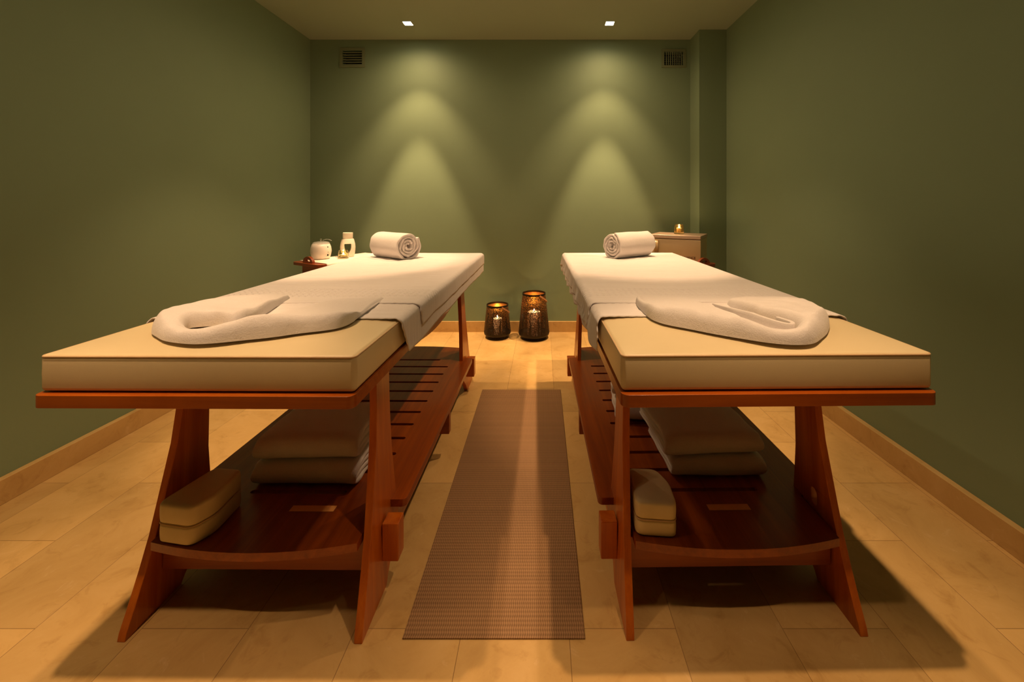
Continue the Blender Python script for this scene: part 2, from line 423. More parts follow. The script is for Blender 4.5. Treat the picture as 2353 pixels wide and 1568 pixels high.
# ------------------------------------------------------------------ massage table
HW=.380; HL=.946; ZB=.697; ZM=.727; ZT=.818
def arc(cx,cy,r,a0,a1,n=6): return [(cx+r*math.cos(a0+(a1-a0)*i/n),cy+r*math.sin(a0+(a1-a0)*i/n)) for i in range(n+1)]
def rrect(hx,hy,r,n=5):
    return arc(hx-r,hy-r,r,0,PI/2,n)+arc(-hx+r,hy-r,r,PI/2,PI,n)+arc(-hx+r,-hy+r,r,PI,1.5*PI,n)+arc(hx-r,-hy+r,r,1.5*PI,2*PI,n)
DX=.011
def leg_a(z): return .331-.041*z
def make_table(label):
    t=thing('massage_table',label,'massage table',(-.819,1.915,0),math.radians(-.4))
    # mattress with soft crown
    bm=rounded_box(HW,HL,(ZT-ZM)/2-.001,.011,14,30,4,4)
    for v in bm.verts:
        x,y,z=v.co
        e=min(HW-abs(x),HL-abs(y)); k=min(1,max(0,e/.10)); k=k*k*(3-2*k)
        if z>.03: v.co.z+=.0065*k+.0008*nz((x*4,y*4,0))
        side=1-abs(z)/.045
        f=.002*max(0,side)
        if abs(x)>HW-.001: v.co.x+=math.copysign(f,x)
        if abs(y)>HL-.001: v.co.y+=math.copysign(f,y)
    remap(bm,lambda c:(c.x,c.y,c.z+(ZT+ZM)/2+.001))
    mt=mesh_obj('mattress',bm,M['vinyl'],t,smooth=True,angle=80)
    bm=bmesh.new()
    pts=[]
    rp=rrect(HW-.001,HL-.001,.012,5)
    full=[]
    for i in range(len(rp)):
        a=Vector(rp[i]); b=Vector(rp[(i+1)%len(rp)]); n=max(1,int((b-a).length/.05))
        for k in range(n): full.append(a+(b-a)*k/n)
    tube(bm,[(p[0],p[1],ZT-.0045) for p in full],.0026,6,True)
    mesh_obj('piping',bm,M['piping'],mt,smooth=True,angle=80)
    # table top frame
    bm=poly_mesh(rrect(.3825,.960,.018),[],ZM-ZB); remap(bm,lambda c:(c.x,c.y,c.z+(ZM+ZB)/2)); mesh_obj('top_frame',bm,M['woodX'],t,bevel=.003)
    # legs: curved planks
    F=[(-.827,0),(-.823,.02),(-.805,.064),(-.773,.15),(-.748,.225),(-.729,.30),(-.709,.38),(-.690,.457),(-.677,.555),(-.672,.63),(-.672,ZB-.001)]
    R=[(-.565,ZB-.001),(-.571,.60),(-.575,.50),(-.572,.38),(-.560,.28),(-.548,.20),(-.540,.15),(-.545,.115),(-.575,.085),(-.615,.05),(-.642,.02),(-.655,0)]
    for sx in (-1,1):
        for sy in (-1,1):
            hole=[]
            if sx==-1 and sy==1: hole=[[(-.655+.014*math.cos(a),.262+ (.012 if math.sin(a)>0 else -.012)+.014*math.sin(a)) for a in [2*PI*i/20 for i in range(20)]]]
            bm=poly_mesh(F+R,hole,.022)
            remap(bm,lambda c:(DX+sx*(leg_a(c.y)-.011)+c.z,(c.x if sy==-1 else -c.x),c.y))
            mesh_obj('leg',bm,M['woodZ'],t,bevel=.002)
    # long side rails with an arched foot line
    for sx in (-1,1):
        low=[(-.538,.112),(-.50,.092),(-.42,.090),(0,.090),(.42,.090),(.50,.092),(.538,.112)]
        bm=poly_mesh(low+[(.545,.198),(-.545,.198)],[],.02)
        remap(bm,lambda c:(DX+sx*(leg_a(.15)-.011)+c.z,c.x,c.y)); mesh_obj('side_rail',bm,M['woodY'],t,bevel=.0015)
        # curved upper apron
        top=[(-.563,ZB-.001),(.563,ZB-.001)]
        n=24; bot=[]
        for i in range(n+1):
            y=.563-1.126*i/n; bot.append((y,.664-.056*math.cos(y/.563*PI/2)**1.4 if abs(y)<.563 else .664))
        bm=poly_mesh(top+bot,[],.02)
        remap(bm,lambda c:(sx*.3195+c.z,c.x,c.y)); mesh_obj('apron',bm,M['woodY'],t,bevel=.0015)
    # cross members
    for sy in (-1,1):
        box('top_bearer',-.312,.312,sy*.61-.055,sy*.61+.055,.652,ZB-.0015,M['woodX'],t,bevel=.004) if False else None
    for sy in (-1,1):
        bm=bmesh.new()
        for (a,b) in ((-.2795,.2795),):
            add_box(bm,a,b,sy*.60-.045,sy*.60+.045,.655,ZB-.001)
        mesh_obj('top_bearer',bm,M['woodX'],t,bevel=.003)
        bm=bmesh.new(); add_box(bm,.3045,.334,min(sy*.55,sy*.672),max(sy*.55,sy*.672),.652,ZB-.001)
        mesh_obj('bracket',bm,M['woodX'],t,bevel=.006)
    for sy in (-1,1):
        # stretcher between the legs plus its square end outside the right-hand leg
        y0,y1=(-.728,-.690) if sy==-1 else (.690,.728)
        box('stretcher',DX-.300,DX+.300,y0,y1,.108,.2005,M['woodX'],t,bevel=.003)
        y0,y1=(-.682,-.632) if sy==-1 else (.632,.682)
        box('stretcher_end',DX+.326,DX+.376,y0,y1,.094,.208,M['woodZ'],t,bevel=.003)
    box('middle_bearer',DX-.30,DX+.372,-.012,.022,.1,.2005,M['woodX'],t,bevel=.003)
    # slotted lower shelf
    W=.372; Nn=.2925
    out=[]
    n=14
    for i in range(n+1):   # bowed near end
        x=-Nn+2*Nn*i/n; out.append((x,-.772-.034*(1-(x/Nn)**2)))
    out+= [(Nn,-.602)]+arc(W-.015,-.587,.015,-PI/2,0,4)+arc(W-.015,.587,.015,0,PI/2,4)+[(Nn,.602)]
    for i in range(n+1):
        x=Nn-2*Nn*i/n; out.append((x,.772+.034*(1-(x/Nn)**2)))
    out+= [(-Nn,.602)]+arc(-W+.015,.587,.015,PI/2,PI,4)+arc(-W+.015,-.587,.015,PI,1.5*PI,4)+[(-Nn,-.602)]
    holes=[]
    for i in range(12):
        y=-.57+1.14*i/11; hl,hm=(.165,.155) if i in (0,11) else (.252,.212)
        if i in (0,11) and y>0: hl,hm=.18,.165
        r=.0085
        holes.append(arc(hl-r,y,r,-PI/2,PI/2,6)+arc(-hm+r,y,r,PI/2,1.5*PI,6))
    bm=poly_mesh(out,holes,.024); remap(bm,lambda c:(c.x+DX,c.y,c.z+.213)); mesh_obj('shelf',bm,M['woodshelf'],t,bevel=.0018)
    return t
tbl=make_table('cream massage table with reddish wooden frame on the left side of the room')
tb2=copy_tree(tbl)
tb2.location=(.556,1.926,0); tb2.rotation_euler=(0,0,PI+math.radians(.9))
tb2['label']='cream massage table with reddish wooden frame on the right side of the room'
# thin boxes added to stand in for a bright orange patch per shelf
o=box('orange_patch',.037,.175,-.656,-.632,.2245,.2262,M['shelfpatch'],tbl); o['label']='pale orange rectangular patch on the shelf'
R2=tb2.rotation_euler.to_matrix()
o=box('orange_patch',-.0855,.0455,.632+.006,.656+.006,.2245,.2262,M['shelfpatch'],tb2); o['label']='pale orange rectangular patch on the shelf'

# ------------------------------------------------------------------ sheets
def fold(s,half,r):
    """arc-length s from the centre line -> (outward, drop)"""
    sg=1 if s>=0 else -1; a=abs(s)
    if a<=half-r: return sg*a,0.0
    q=a-(half-r)
    if q<=r*PI/2:
        t=q/r; return sg*(half-r+r*math.sin(t)), r*(1-math.cos(t))
    return sg*half, r+(q-r*PI/2)
def make_sheet(name,label,y0,hang,off,loc,rz,m,seed,messy=0,hangR=None,thick=.0035,slant=.0,messside=-1):
    hx=HW+off+.011; r=.022; ztop=ZT+.0068+off
    yb=HL+off+.011
    hL=hang; hR=hangR if hangR is not None else hang
    total=lambda h: hx-r+r*PI/2+h-r
    sL,sR=total(hL),total(hR)
    back=yb-r+r*PI/2+(.085)-r
    nx,ny=150,170
    bm=bmesh.new(); g=[]
    for j in range(ny+1):
        row=[]; fy=j/ny
        for i in range(nx+1):
            fx=i/nx; s=-sL+(sL+sR)*fx
            sy=y0+(back-y0)*fy
            # wavy hem
            if j==0: sy+=.0022*math.sin(s*2*PI/.028)+.004*nz((s*5,seed,0))
            ox,dx=fold(s,hx,r)
            if sy>0: oy,dy=fold(sy,yb,r)
            else: oy,dy=sy,0
            d=max(dx,dy)
            x,y,z=ox,oy,ztop-d
            dd=max(0,dx-r)
            # hem on the side slants back a little
            if j<12: y+=(1-j/12)*slant*dd/.1
            # top ripples, crown follows the mattress
            e=min(HW-abs(x),HL-abs(y))
            k=min(1,max(0,e/.1)); 
            if dx<r and dy<r: z+=.004*nz((x*2.2,y*9,seed))*min(1,max(0,e/.05)) + .0022*nz((x*7,y*30,seed+3))*k+.0012*nz((x*3,y*75,seed+4))*k
            if dd>0:
                sg=1 if s>0 else -1
                w=.004+.06*dd
                x+=sg*max(-.001,.22*w*(nz((y*8,z*4,seed+5))+.15))
                if messy and sg==messside:
                    u=y*1.0
                    amp=messy*min(1,dd/.06)
                    x+=sg*amp*(.5+.5*math.sin(u*34+3*nz((y*3,z*9,seed))+dd*16))*(.55+.6*abs(nz((y*5,0,seed))))
                    y+=.02*nz((y*6,dd*20,seed+9))*min(1,dd/.05)
                    z+=.020*nz((y*9,1.7,seed))*min(1,dd/.06)
                else: z+=.006*nz((y*7,1.7,seed))*min(1,dd/.06)
            elif dx>0 and messy and s*messside>0:
                z+=0.003*nz((y*22,s*20,seed))
            row.append(bm.verts.new((x,y,z)))
        g.append(row)
    for j in range(ny):
        for i in range(nx): bm.faces.new((g[j][i],g[j][i+1],g[j+1][i+1],g[j+1][i]))
    o=mesh_obj(name,bm,m,smooth=True,recalc=False,angle=180)
    so=o.modifiers.new('thick','SOLIDIFY'); so.thickness=thick; so.offset=1
    o.location=loc; o.rotation_euler=(0,0,rz)
    return tag(o,label,'sheet')
LT=(-.819,1.915,0); LA=math.radians(-.4); RT=(.556,1.926,0); RA=math.radians(.9)
make_sheet('under_sheet','white under sheet hanging lowest over the sides of the left massage table',-.668,.122,.002,LT,LA,M['sheetlow'],1.3,slant=.06)
make_sheet('top_sheet','white embossed top sheet spread over the left massage table',-.499,.075,.0065,LT,LA,M['sheet'],4.1,slant=.03)
make_sheet('under_sheet','white under sheet hanging lowest over the sides of the right massage table',-.655,.112,.002,RT,RA,M['sheetlow'],7.7,slant=.0,messy=.018)
make_sheet('top_sheet','white embossed top sheet rumpled at the inner side of the right massage table',-.499,.080,.0065,RT,RA,M['sheet'],9.2,slant=.0,messy=.020)

# ------------------------------------------------------------------ bent folded towels near the front
def bent_towel(name,label,st,z0,seed):
    """st: [ox,oy, ix,iy, h_outer, h_inner]"""
    P=catmull(st,14)
    bm=bmesh.new(); rings=[]; mt_=40
    NP=len(P)
    for pi_,(ox,oy,ix,iy,ho,hi) in enumerate(P):
        endk=min(1,.35+min(pi_,NP-1-pi_)/5.0)
        ho*=endk; hi*=endk
        ring=[]; w=math.hypot(ix-ox,iy-oy)
        ro=min(ho*.62,w*.45); ri=min(hi*.55,w*.45)
        for k in range(mt_+1):
            a=k/mt_
            t=.5-.5*math.cos(PI*a); t=.5*t+.5*a
            d=t*w; e=w-d
            # crest near the outer roll then easing down to the thin inner part
            u=min(1,max(0,(d-.028)/max(.001,min(w*.9,.085)-.028))); s=u*u*(3-2*u)
            h=ho+(hi-ho)*s
            f=1.0
            if d<ro: f*=math.sqrt(max(0,1-((ro-d)/ro)**2))
            if e<ri: f*=math.sqrt(max(0,1-((ri-e)/ri)**2))
            x=ox+(ix-ox)*t; y=oy+(iy-oy)*t
            z=h*f
            z*=1+.20*nz((x*9,y*9,seed))+.10*nz((x*26,y*26,seed+2))
            x+=.007*nz((x*9,y*9,seed+5)); y+=.007*nz((x*9,y*9,seed+8))
            ring.append(bm.verts.new((x,y,z0+z)))
        for k in range(mt_-1,0,-4):
            t=k/mt_
            ring.append(bm.verts.new((ox+(ix-ox)*t,oy+(iy-oy)*t,z0)))
        rings.append(ring)
    n=len(rings[0])
    for i in range(NP-1):
        for k in range(n):
            l=(k+1)%n; bm.faces.new((rings[i][k],rings[i][l],rings[i+1][l],rings[i+1][k]))
    bm.faces.new(rings[0]); bm.faces.new(rings[-1])
    bmesh.ops.triangulate(bm,faces=[f for f in bm.faces if len(f.verts)>4])
    o=mesh_obj(name,bm,M['terry'],smooth=True,angle=75)
    return tag(o,label,'towel',None)
ZS=.8315
bent_towel('bent_towel','white terry towel bent into a loop across the near end of the left massage table',[
 (-.560,1.20,-.575,1.47,.022,.012),(-.572,1.135,-.640,1.46,.038,.013),(-.66,1.085,-.735,1.43,.047,.013),(-.735,1.045,-.79,1.33,.054,.011),(-.80,1.020,-.835,1.22,.044,.009),
 (-.865,1.008,-.885,1.12,.030,.008),(-.925,1.018,-.925,1.090,.029,.010),(-.990,1.045,-.958,1.092,.036,.028),(-1.06,1.10,-.985,1.12,.044,.038),(-1.105,1.18,-.985,1.145,.048,.042),
 (-1.12,1.28,-.935,1.160,.044,.042),(-1.09,1.38,-.872,1.155,.034,.042),(-1.04,1.45,-.868,1.225,.026,.038),(-.985,1.49,-.892,1.35,.020,.030),(-.945,1.515,-.925,1.49,.012,.018)],ZS,3.3)
bent_towel('bent_towel','white terry towel curled into a hook across the near end of the right massage table',[
 (.333,1.44,.352,1.50,.022,.016),(.322,1.29,.42,1.49,.030,.014),(.343,1.19,.50,1.45,.040,.013),(.425,1.115,.56,1.36,.050,.012),(.51,1.055,.605,1.20,.046,.010),
 (.575,1.015,.630,1.11,.032,.009),(.632,1.000,.655,1.070,.032,.014),(.69,1.020,.680,1.078,.044,.040),(.765,1.090,.684,1.105,.052,.046),(.835,1.185,.672,1.14,.052,.048),
 (.860,1.28,.655,1.19,.044,.046),(.845,1.37,.640,1.26,.034,.040),(.79,1.43,.635,1.33,.026,.032),(.72,1.455,.640,1.40,.018,.022)],ZS,8.1)

# ------------------------------------------------------------------ rolled towels at the head ends
def ribbon(path, thick, a0, a1, f3, nL=10, jit=0):
    """path: 2D points; extruded between a0 and a1; f3 maps (u,v,w) to 3D"""
    bm=bmesh.new(); Np=len(path); L_,R_=[],[]
    for i,p in enumerate(path):
        q0=Vector(path[max(i-1,0)]); q1=Vector(path[min(i+1,Np-1)]); t=(q1-q0).normalized(); n=Vector((-t.y,t.x))
        L_.append(Vector(p)+n*thick/2); R_.append(Vector(p)-n*thick/2)
    def prof(i):   # rounded edge across thickness at both ends
        return [(L_[i],0),(R_[i],0)]
    ws=[0,.012,.04]+[.04+(.92)*k/nL for k in range(1,nL)]+[.96,.988,1.0]
    rows=[]
    for w in ws:
        e=min(w,1-w); sq=1.0 if e>=.04 else (.55 if e==0 else .86)
        row=[]
        for i in range(Np):
            c=(L_[i]+R_[i])/2
            l=c+(L_[i]-c)*sq; r=c+(R_[i]-c)*sq
            ww=a0+(a1-a0)*w + jit*(math.sin(i*.35)+.6*math.sin(i*.93+1))*(1 if w>.5 else -1)*(abs(w-.5)*2)**6
            row.append((bm.verts.new(f3(l.x,l.y,ww)),bm.verts.new(f3(r.x,r.y,ww))))
        rows.append(row)
    for j in range(len(rows)-1):
        A,B=rows[j],rows[j+1]
        for i in range(Np-1):
            bm.faces.new((A[i][0],A[i+1][0],B[i+1][0],B[i][0])); bm.faces.new((A[i][1],B[i][1],B[i+1][1],A[i+1][1]))
        bm.faces.new((A[0][0],B[0][0],B[0][1],A[0][1])); bm.faces.new((A[-1][0],A[-1][1],B[-1][1],B[-1][0]))
    for A in (rows[0],rows[-1]):
        for i in range(Np-1): bm.faces.new((A[i][0],A[i][1],A[i+1][1],A[i+1][0]))
    return bm
def rolled_towel(label,loc,rz,length,R,seed,flip):
    path=[]; turns=3.9; n=230; pitch=.0172
    for i in range(n+1):
        th=turns*2*PI*i/n; r=.012+pitch*th/(2*PI)
        r=min(r,.012+pitch*turns)
        wob=1+.07*nz((math.cos(th)*1.3,math.sin(th)*1.3,th*.22+seed))
        r*=wob
        x=r*math.cos(th*flip+1.2); z=r*math.sin(th*flip+1.2)*.97
        path.append((x,z))
    mz=min(p[1] for p in path); sc_=(R*2)/(max(p[1] for p in path)-mz+.0145)
    path=[(p[0]*sc_,(p[1]-mz)*sc_+.0075) for p in path]
    # loose tail lying on the sheet
    bm=ribbon(path,.0150*sc_,-length/2,length/2,lambda u,v,w:(w,u,v),12,.0035)
    for v in bm.verts:
        x,y,z=v.co
        k=1+.05*nz((x*7,y*9,z*9+seed)); c=R
        v.co.y=y*k; v.co.z=max(.001,(z-c)*k+c)
        if z<.02: v.co.z=max(.001,v.co.z*.7)
    o=mesh_obj('rolled_towel',bm,M['terry'],smooth=True,angle=60)
    so=o.modifiers.new('s','SUBSURF'); so.levels=1; so.render_levels=1
    o.location=loc; o.rotation_euler=(0,0,rz); tag(o,label,'towel'); return o
rolled_towel('white rolled-up towel at the far end of the left massage table',(-.955,2.62,.833),-.60,.29,.081,1.1,1)
rolled_towel('white rolled-up towel at the far end of the right massage table',(.568,2.66,.833),.58,.31,.085,5.4,-1)

# ------------------------------------------------------------------ folded towels on the lower shelves
def towel_inner(o):
    P=catmull([(.592,1.40),(.596,1.28),(.602,1.18),(.622,1.10),(.646,1.062),(.664,1.080),(.652,1.125)],8)
    b2=ribbon([tuple(p) for p in P],.011,0,.040,lambda u,v,w:(u,v,ZS+max(.001,w*(.10+.80*min(1,max(0,(1.41-v)/.24))))),4,0)
    bmesh.ops.recalc_face_normals(b2,faces=b2.faces)
    b2.from_mesh(o.data); b2.to_mesh(o.data); b2.free()
    for p in o.data.polygons: p.use_smooth=True
    o.data.set_sharp_from_angle(angle=math.radians(75))
towel_inner([q for q in bpy.data.objects if q.name=='bent_towel.001'][0])
def folded_towel(label,cx,cy,z,rz,w,d,h,seed,group=None,sq=0):
    """two nested folds, round fold towards -Y, layered edges at the sides"""
    bm=bmesh.new()
    th=h/4.15
    def U(r,back,n=14):
        p=[(back,-r)]
        m=14
        for i in range(1,m): p.append((back+(-d/2+r*1.3-back)*i/m,-r))
        for i in range(n+1):
            a=-PI/2-PI*i/n; p.append((-d/2+r*1.3+1.3*r*math.cos(a),r*math.sin(a)))
        for i in range(1,m+1): p.append((-d/2+r*1.3+(back+d/2-r*1.3)*i/m,r))
        return p
    for r,back in ((th*1.55,d/2),(th*.52,d/2-.012)):
        b2=ribbon(U(r,back),th*.99,-w/2,w/2,lambda u,v,ww:(ww,u,v),12,.003)
        me=bpy.data.meshes.new('t'); b2.to_mesh(me); b2.free(); bm.from_mesh(me); bpy.data.meshes.remove(me)
    for v in bm.verts:
        x,y,zz=v.co
        v.co.z=zz*(1+.06*nz((x*6,y*6,seed)))+h/2
        fl=max(0,(y-.0)/(d/2)); v.co.z*=1-.12*fl
        e=min(1,max(0,(w/2-abs(x))/.05)); v.co.z*=(.86+.14*math.sqrt(e))
        v.co.x+=.006*nz((x*3,y*9,zz*20+seed)); v.co.y+=.006*nz((x*7,y*3,zz*10+seed+4))
        v.co.z=max(v.co.z,.0012)
    o=mesh_obj('folded_towel',bm,M['terry'],smooth=True,angle=70)
    so=o.modifiers.new('s','SUBSURF'); so.levels=1; so.render_levels=1
    o.location=(cx,cy,z); o.rotation_euler=(0,0,rz); tag(o,label,'towel',group); return o
folded_towel('white folded towel under another one on the lower shelf of the left massage table',-.797,1.495,.2265,math.radians(-1),.352,.27,.083,2.2)
folded_towel('white folded towel on top of another one under the left massage table',-.802,1.500,.3105,math.radians(2),.345,.27,.083,6.2)
folded_towel('white folded towel, lowest of the stack on the lower shelf of the right massage table',.610,1.555,.2265,math.radians(1),.325,.30,.075,11.2)
folded_towel('white folded towel, second from the bottom on the lower shelf of the right massage table',.590,1.560,.3025,math.radians(3),.345,.31,.075,12.9)
folded_towel('white folded towel leaning at the back of the stack under the right massage table',.50,1.905,.2265,math.radians(-6),.33,.30,.10,17.4)
folded_towel('white folded towel on the rear pile under the right massage table',.49,1.915,.3275,math.radians(-9),.32,.29,.085,21.0)

# ------------------------------------------------------------------ small cushions on the shelves
def cushion(label,pts,z,h,seed):
    """upholstered block with the given footprint corners (counter-clockwise)"""
    t=thing('headrest_cushion',label,'cushion',(sum(p[0] for p in pts)/len(pts),sum(p[1] for p in pts)/len(pts),z))
    cx,cy=t.location.x,t.location.y
    # smooth closed outline
    n=len(pts); P=[(p[0]-cx,p[1]-cy) for p in pts]; out=[]
    for i in range(n):
        a=Vector(P[i-1]);b=Vector(P[i]);c=Vector(P[(i+1)%n])
        r=.45
        p0=b+(a-b)*min(r,.022/(a-b).length); p2=b+(c-b)*min(r,.022/(c-b).length)
        for k in range(7):
            u=k/6; out.append((1-u)**2*p0+2*u*(1-u)*b+u*u*p2)
    res=[]
    for i in range(len(out)):
        a,b=out[i],out[(i+1)%len(out)]; m=max(1,int((b-a).length/.012))
        for k in range(m): res.append(a+(b-a)*k/m)
    def shell(z0,z1,name,mat_):
        bm=bmesh.new(); rings=[]; H_=z1-z0; rr=.009 if z0<.001 else .011
        lv=[]
        for i in range(6): a=PI/2*i/5; lv.append((1-rr*(1-math.sin(a))/.06, z0+rr*.6*(1-math.cos(a))))
        for i in range(1,5): lv.append((1+.012*math.sin(PI*i/5), z0+rr*.6+(H_-rr*1.6)*i/5))
        for i in range(6): a=PI/2*i/5; lv.append((1-rr*(1-math.cos(a))/.06, z1-rr+rr*math.sin(a)))
        for s,zz in lv: rings.append([bm.verts.new((p.x*s,p.y*s,zz)) for p in res])
        m=len(res)
        for a in range(len(rings)-1):
            for i in range(m):
                j=(i+1)%m; bm.faces.new((rings[a][i],rings[a][j],rings[a+1][j],rings[a+1][i]))
        last=rings[-1]
        for s in (.7,.4,.15):
            zz=z1+.004*(1-s); ring=[bm.verts.new((p.x*s,p.y*s,zz)) for p in res]
            for i in range(m):
                j=(i+1)%m; bm.faces.new((last[i],last[j],ring[j],ring[i]))
            last=ring
        bm.faces.new(last); bm.faces.new(list(reversed(rings[0])))
        return mesh_obj(name,bm,mat_,t,smooth=True,angle=70)
    shell(0.0,h*.47,'lower_half',M['pad']); shell(h*.47,h,'upper_half',M['pad'])
    bm=bmesh.new(); tube(bm,[(p.x*1.001,p.y*1.001,h*.47) for p in res],.0016,6,True); mesh_obj('seam',bm,M['piping'],t,smooth=True)
    return t
cushion('cream headrest cushion beside the near left leg on the shelf of the left massage table',
  [(-1.088,1.143),(-.975,1.125),(-.946,1.175),(-.952,1.292),(-1.050,1.302)],.2265,.112,1)
cushion('cream headrest cushion beside the near left leg on the shelf of the right massage table',
  [(.270,1.165),(.385,1.155),(.391,1.245),(.366,1.312),(.274,1.318)],.2265,.100,2)

# ------------------------------------------------------------------ floor mat
bm=bmesh.new()
add_box(bm,-.2475,.2475,-.736,.736,0,.004)
o=mesh_obj('floor_mat',bm,M['mat'],bevel=.001); o.location=(-.1315,1.834,.0005)
tag(o,'long brown woven mat on the floor between the two massage tables','mat')

# ------------------------------------------------------------------ lanterns
def lantern(label,cx,cy,s_r,top_r,h,candle_r,candle_h,seed,handle_ang,group='lanterns on the floor at the back wall'):
    t=thing('candle_lantern',label,'lantern',(cx,cy,0),0)
    bm=lathe([(.0,.0),(s_r*.80,0),(s_r*.82,.012),(s_r*.78,.018),(s_r*.86,.020),(s_r*.97,.034),(s_r,.050),(s_r*.995,.052),(s_r*.955,.040),(s_r*.84,.024),(0,.022)],64)
    mesh_obj('base',bm,M['darkmetal'],t,smooth=True,angle=50)
    prof=[]
    for i in range(17):
        u=i/16; r=s_r*.999+(top_r-s_r*.999)*(u**1.05); prof.append((r,.050+(h-.012-.050)*u))
    bm=lathe(prof,96); sh=mesh_obj('etched_shade',bm,M['perf'],t,smooth=True,angle=80,recalc=False)
    bm=lathe([(top_r-.0025,h-.016),(top_r+.0015,h-.016),(top_r+.0015,h),(top_r-.0025,h),(top_r-.0025,h-.016)],96)
    mesh_obj('rim',bm,M['darkmetal'],t,smooth=True,angle=40)
    # folded-down leather strap
    p0=Vector((math.cos(-1.05),math.sin(-1.05),0)); od=Vector((math.cos(.52),math.sin(.52),0)); rr=top_r+.005
    pts=[]
    for i in range(41):
        u=i/40; R_=top_r*1.28
        p=p0*math.cos(PI*u)*rr+od*math.sin(PI*u)*R_*.92+Vector((0,0,h-.010-R_*.62*math.sin(PI*u)))
        pts.append(p)
    bm=bmesh.new(); Lr=[]
    for i,p in enumerate(pts):
        q=(pts[min(i+1,40)]-pts[max(i-1,0)]).normalized(); nrm=Vector((p.x,p.y,.03)).normalized(); side=q.cross(nrm).normalized(); nrm=side.cross(q).normalized()
        Lr.append([bm.verts.new(p+side*a_*.0065+nrm*b_*.0015) for a_,b_ in ((-1,-1),(1,-1),(1,1),(-1,1))])
    for i in range(len(Lr)-1):
        for k in range(4): l=(k+1)%4; bm.faces.new((Lr[i][k],Lr[i][l],Lr[i+1][l],Lr[i+1][k]))
    bm.faces.new(Lr[0]); bm.faces.new(Lr[-1])
    hd=mesh_obj('strap_handle',bm,M['leather'],t,smooth=True,angle=50); hd['label']='tan leather strap handle'
    # the candle inside is a thing of its own
    c=thing('pillar_candle','cream pillar candle burning inside the '+('small' if h<.33 else 'tall')+' etched lantern','candle',(cx,cy,.0245))
    z=candle_h
    bm=lathe([(0,0),(candle_r,0),(candle_r,z-.004),(candle_r-.004,z),(candle_r*.8,z-.001),(candle_r*.6,z-.008),(0,z-.010)],40)
    mesh_obj('wax_body',bm,M['wax'],c,smooth=True,angle=50)
    bm=bmesh.new(); tube(bm,[(0,0,z-.011),(0,0,z+.002)],.0012,6); mesh_obj('wick',bm,M['black'],c)
    bm=lathe([(0.0002,z+.000),(.0040,z+.006),(.0048,z+.011),(.0032,z+.019),(.0003,z+.028)],16); mesh_obj('flame',bm,M['flame'],c,smooth=True)
    l=bpy.data.lights.new('candle_glow','POINT'); l.energy=.5 if h>.33 else .28; l.color=(1,.55,.2); l.shadow_soft_size=.006
    lo=bpy.data.objects.new('candle_glow',l); link(lo,c); lo.location=(0,0,z+.040)
    return t
lantern('small etched black lantern, left of the pair on the floor by the back wall',-.398,3.60,.119,.094,.292,.042,.143,1,-.55)
lantern('tall etched black lantern, right of the pair on the floor by the back wall',-.073,3.585,.137,.101,.397,.057,.205,2,-.55)

# ------------------------------------------------------------------ wooden trolleys in the back corners
def trolley(label,cx,cy,ang,hl,hw,zt,handles,cat='side table'):
    t=thing('wooden_trolley',label,cat,(cx,cy,0),ang)
    bm=poly_mesh(rrect(hl,hw,.045,6),[],.022); remap(bm,lambda c:(c.x,c.y,c.z+zt-.011)); mesh_obj('table_top',bm,M['wooddark'],t,bevel=.003)
    for sx in (-1,1):
        box('end_panel',sx*(hl-.07)-.010,sx*(hl-.07)+.010,-hw+.045,hw-.045,.0,zt-.0225,M['wooddark'],t,bevel=.003)
        if handles is True or (handles and sx==1):
            out=[(-.062,0)]+[(-.062+.124*i/16,.012+.036*math.sin(PI*i/16)**.6) for i in range(17)]+[(.062,0)]
            bm=poly_mesh(out,[[(.030*math.cos(a),.018+.010*math.sin(a)) for a in [2*PI*i/16 for i in range(16)]]],.020)
            remap(bm,lambda c:(sx*(hl-.030)+c.z,c.x,c.y+zt+.0002)); mesh_obj('handle',bm,M['wooddark'],t,bevel=.003)
    bm=poly_mesh(rrect(hl-.09,hw-.04,.01,3),[],.018); remap(bm,lambda c:(c.x,c.y,c.z+.25)); mesh_obj('lower_shelf',bm,M['wooddark'],t,bevel=.002)
    return t
UA=math.atan2(.866,.5)
T1=(-1.60,3.30); ZTR=.738
trolley('dark red wooden trolley with end handles in the left back corner',T1[0],T1[1],UA,.33,.185,ZTR,True)
# cloth on the trolley
bm=bmesh.new(); g=[]; nx,ny=40,30
for j in range(ny+1):
    row=[]
    for i in range(nx+1):
        x=-.275+.58*i/nx; y=-.195+.36*j/ny; z=ZTR+.0025+.001*nz((x*20,y*20,1))
        ov=max(0,-(y)-.187); z-=ov*2.2; 
        if y<-.187: y=-.1875-ov*.15
        x+=.004*nz((y*20,0,3))
        row.append(bm.verts.new((x,y,z)))
    g.append(row)
for j in range(ny):
    for i in range(nx): bm.faces.new((g[j][i],g[j][i+1],g[j+1][i+1],g[j+1][i]))
M4=mat('white_trolley_cloth',(0.80,0.70,0.60),0.9,spec=.1); add_mottle(M4,.03,20)
o=mesh_obj('trolley_cloth',bm,M4,smooth=True,recalc=False,angle=180); so=o.modifiers.new('t','SOLIDIFY'); so.thickness=.0018; so.offset=1
o.location=(T1[0],T1[1],0); o.rotation_euler=(0,0,-PI/2+UA+PI/2)
# rotate so that local x runs along the trolley
tag(o,'white cloth spread on the wooden trolley in the left back corner','cloth')
ZC=ZTR+.0062
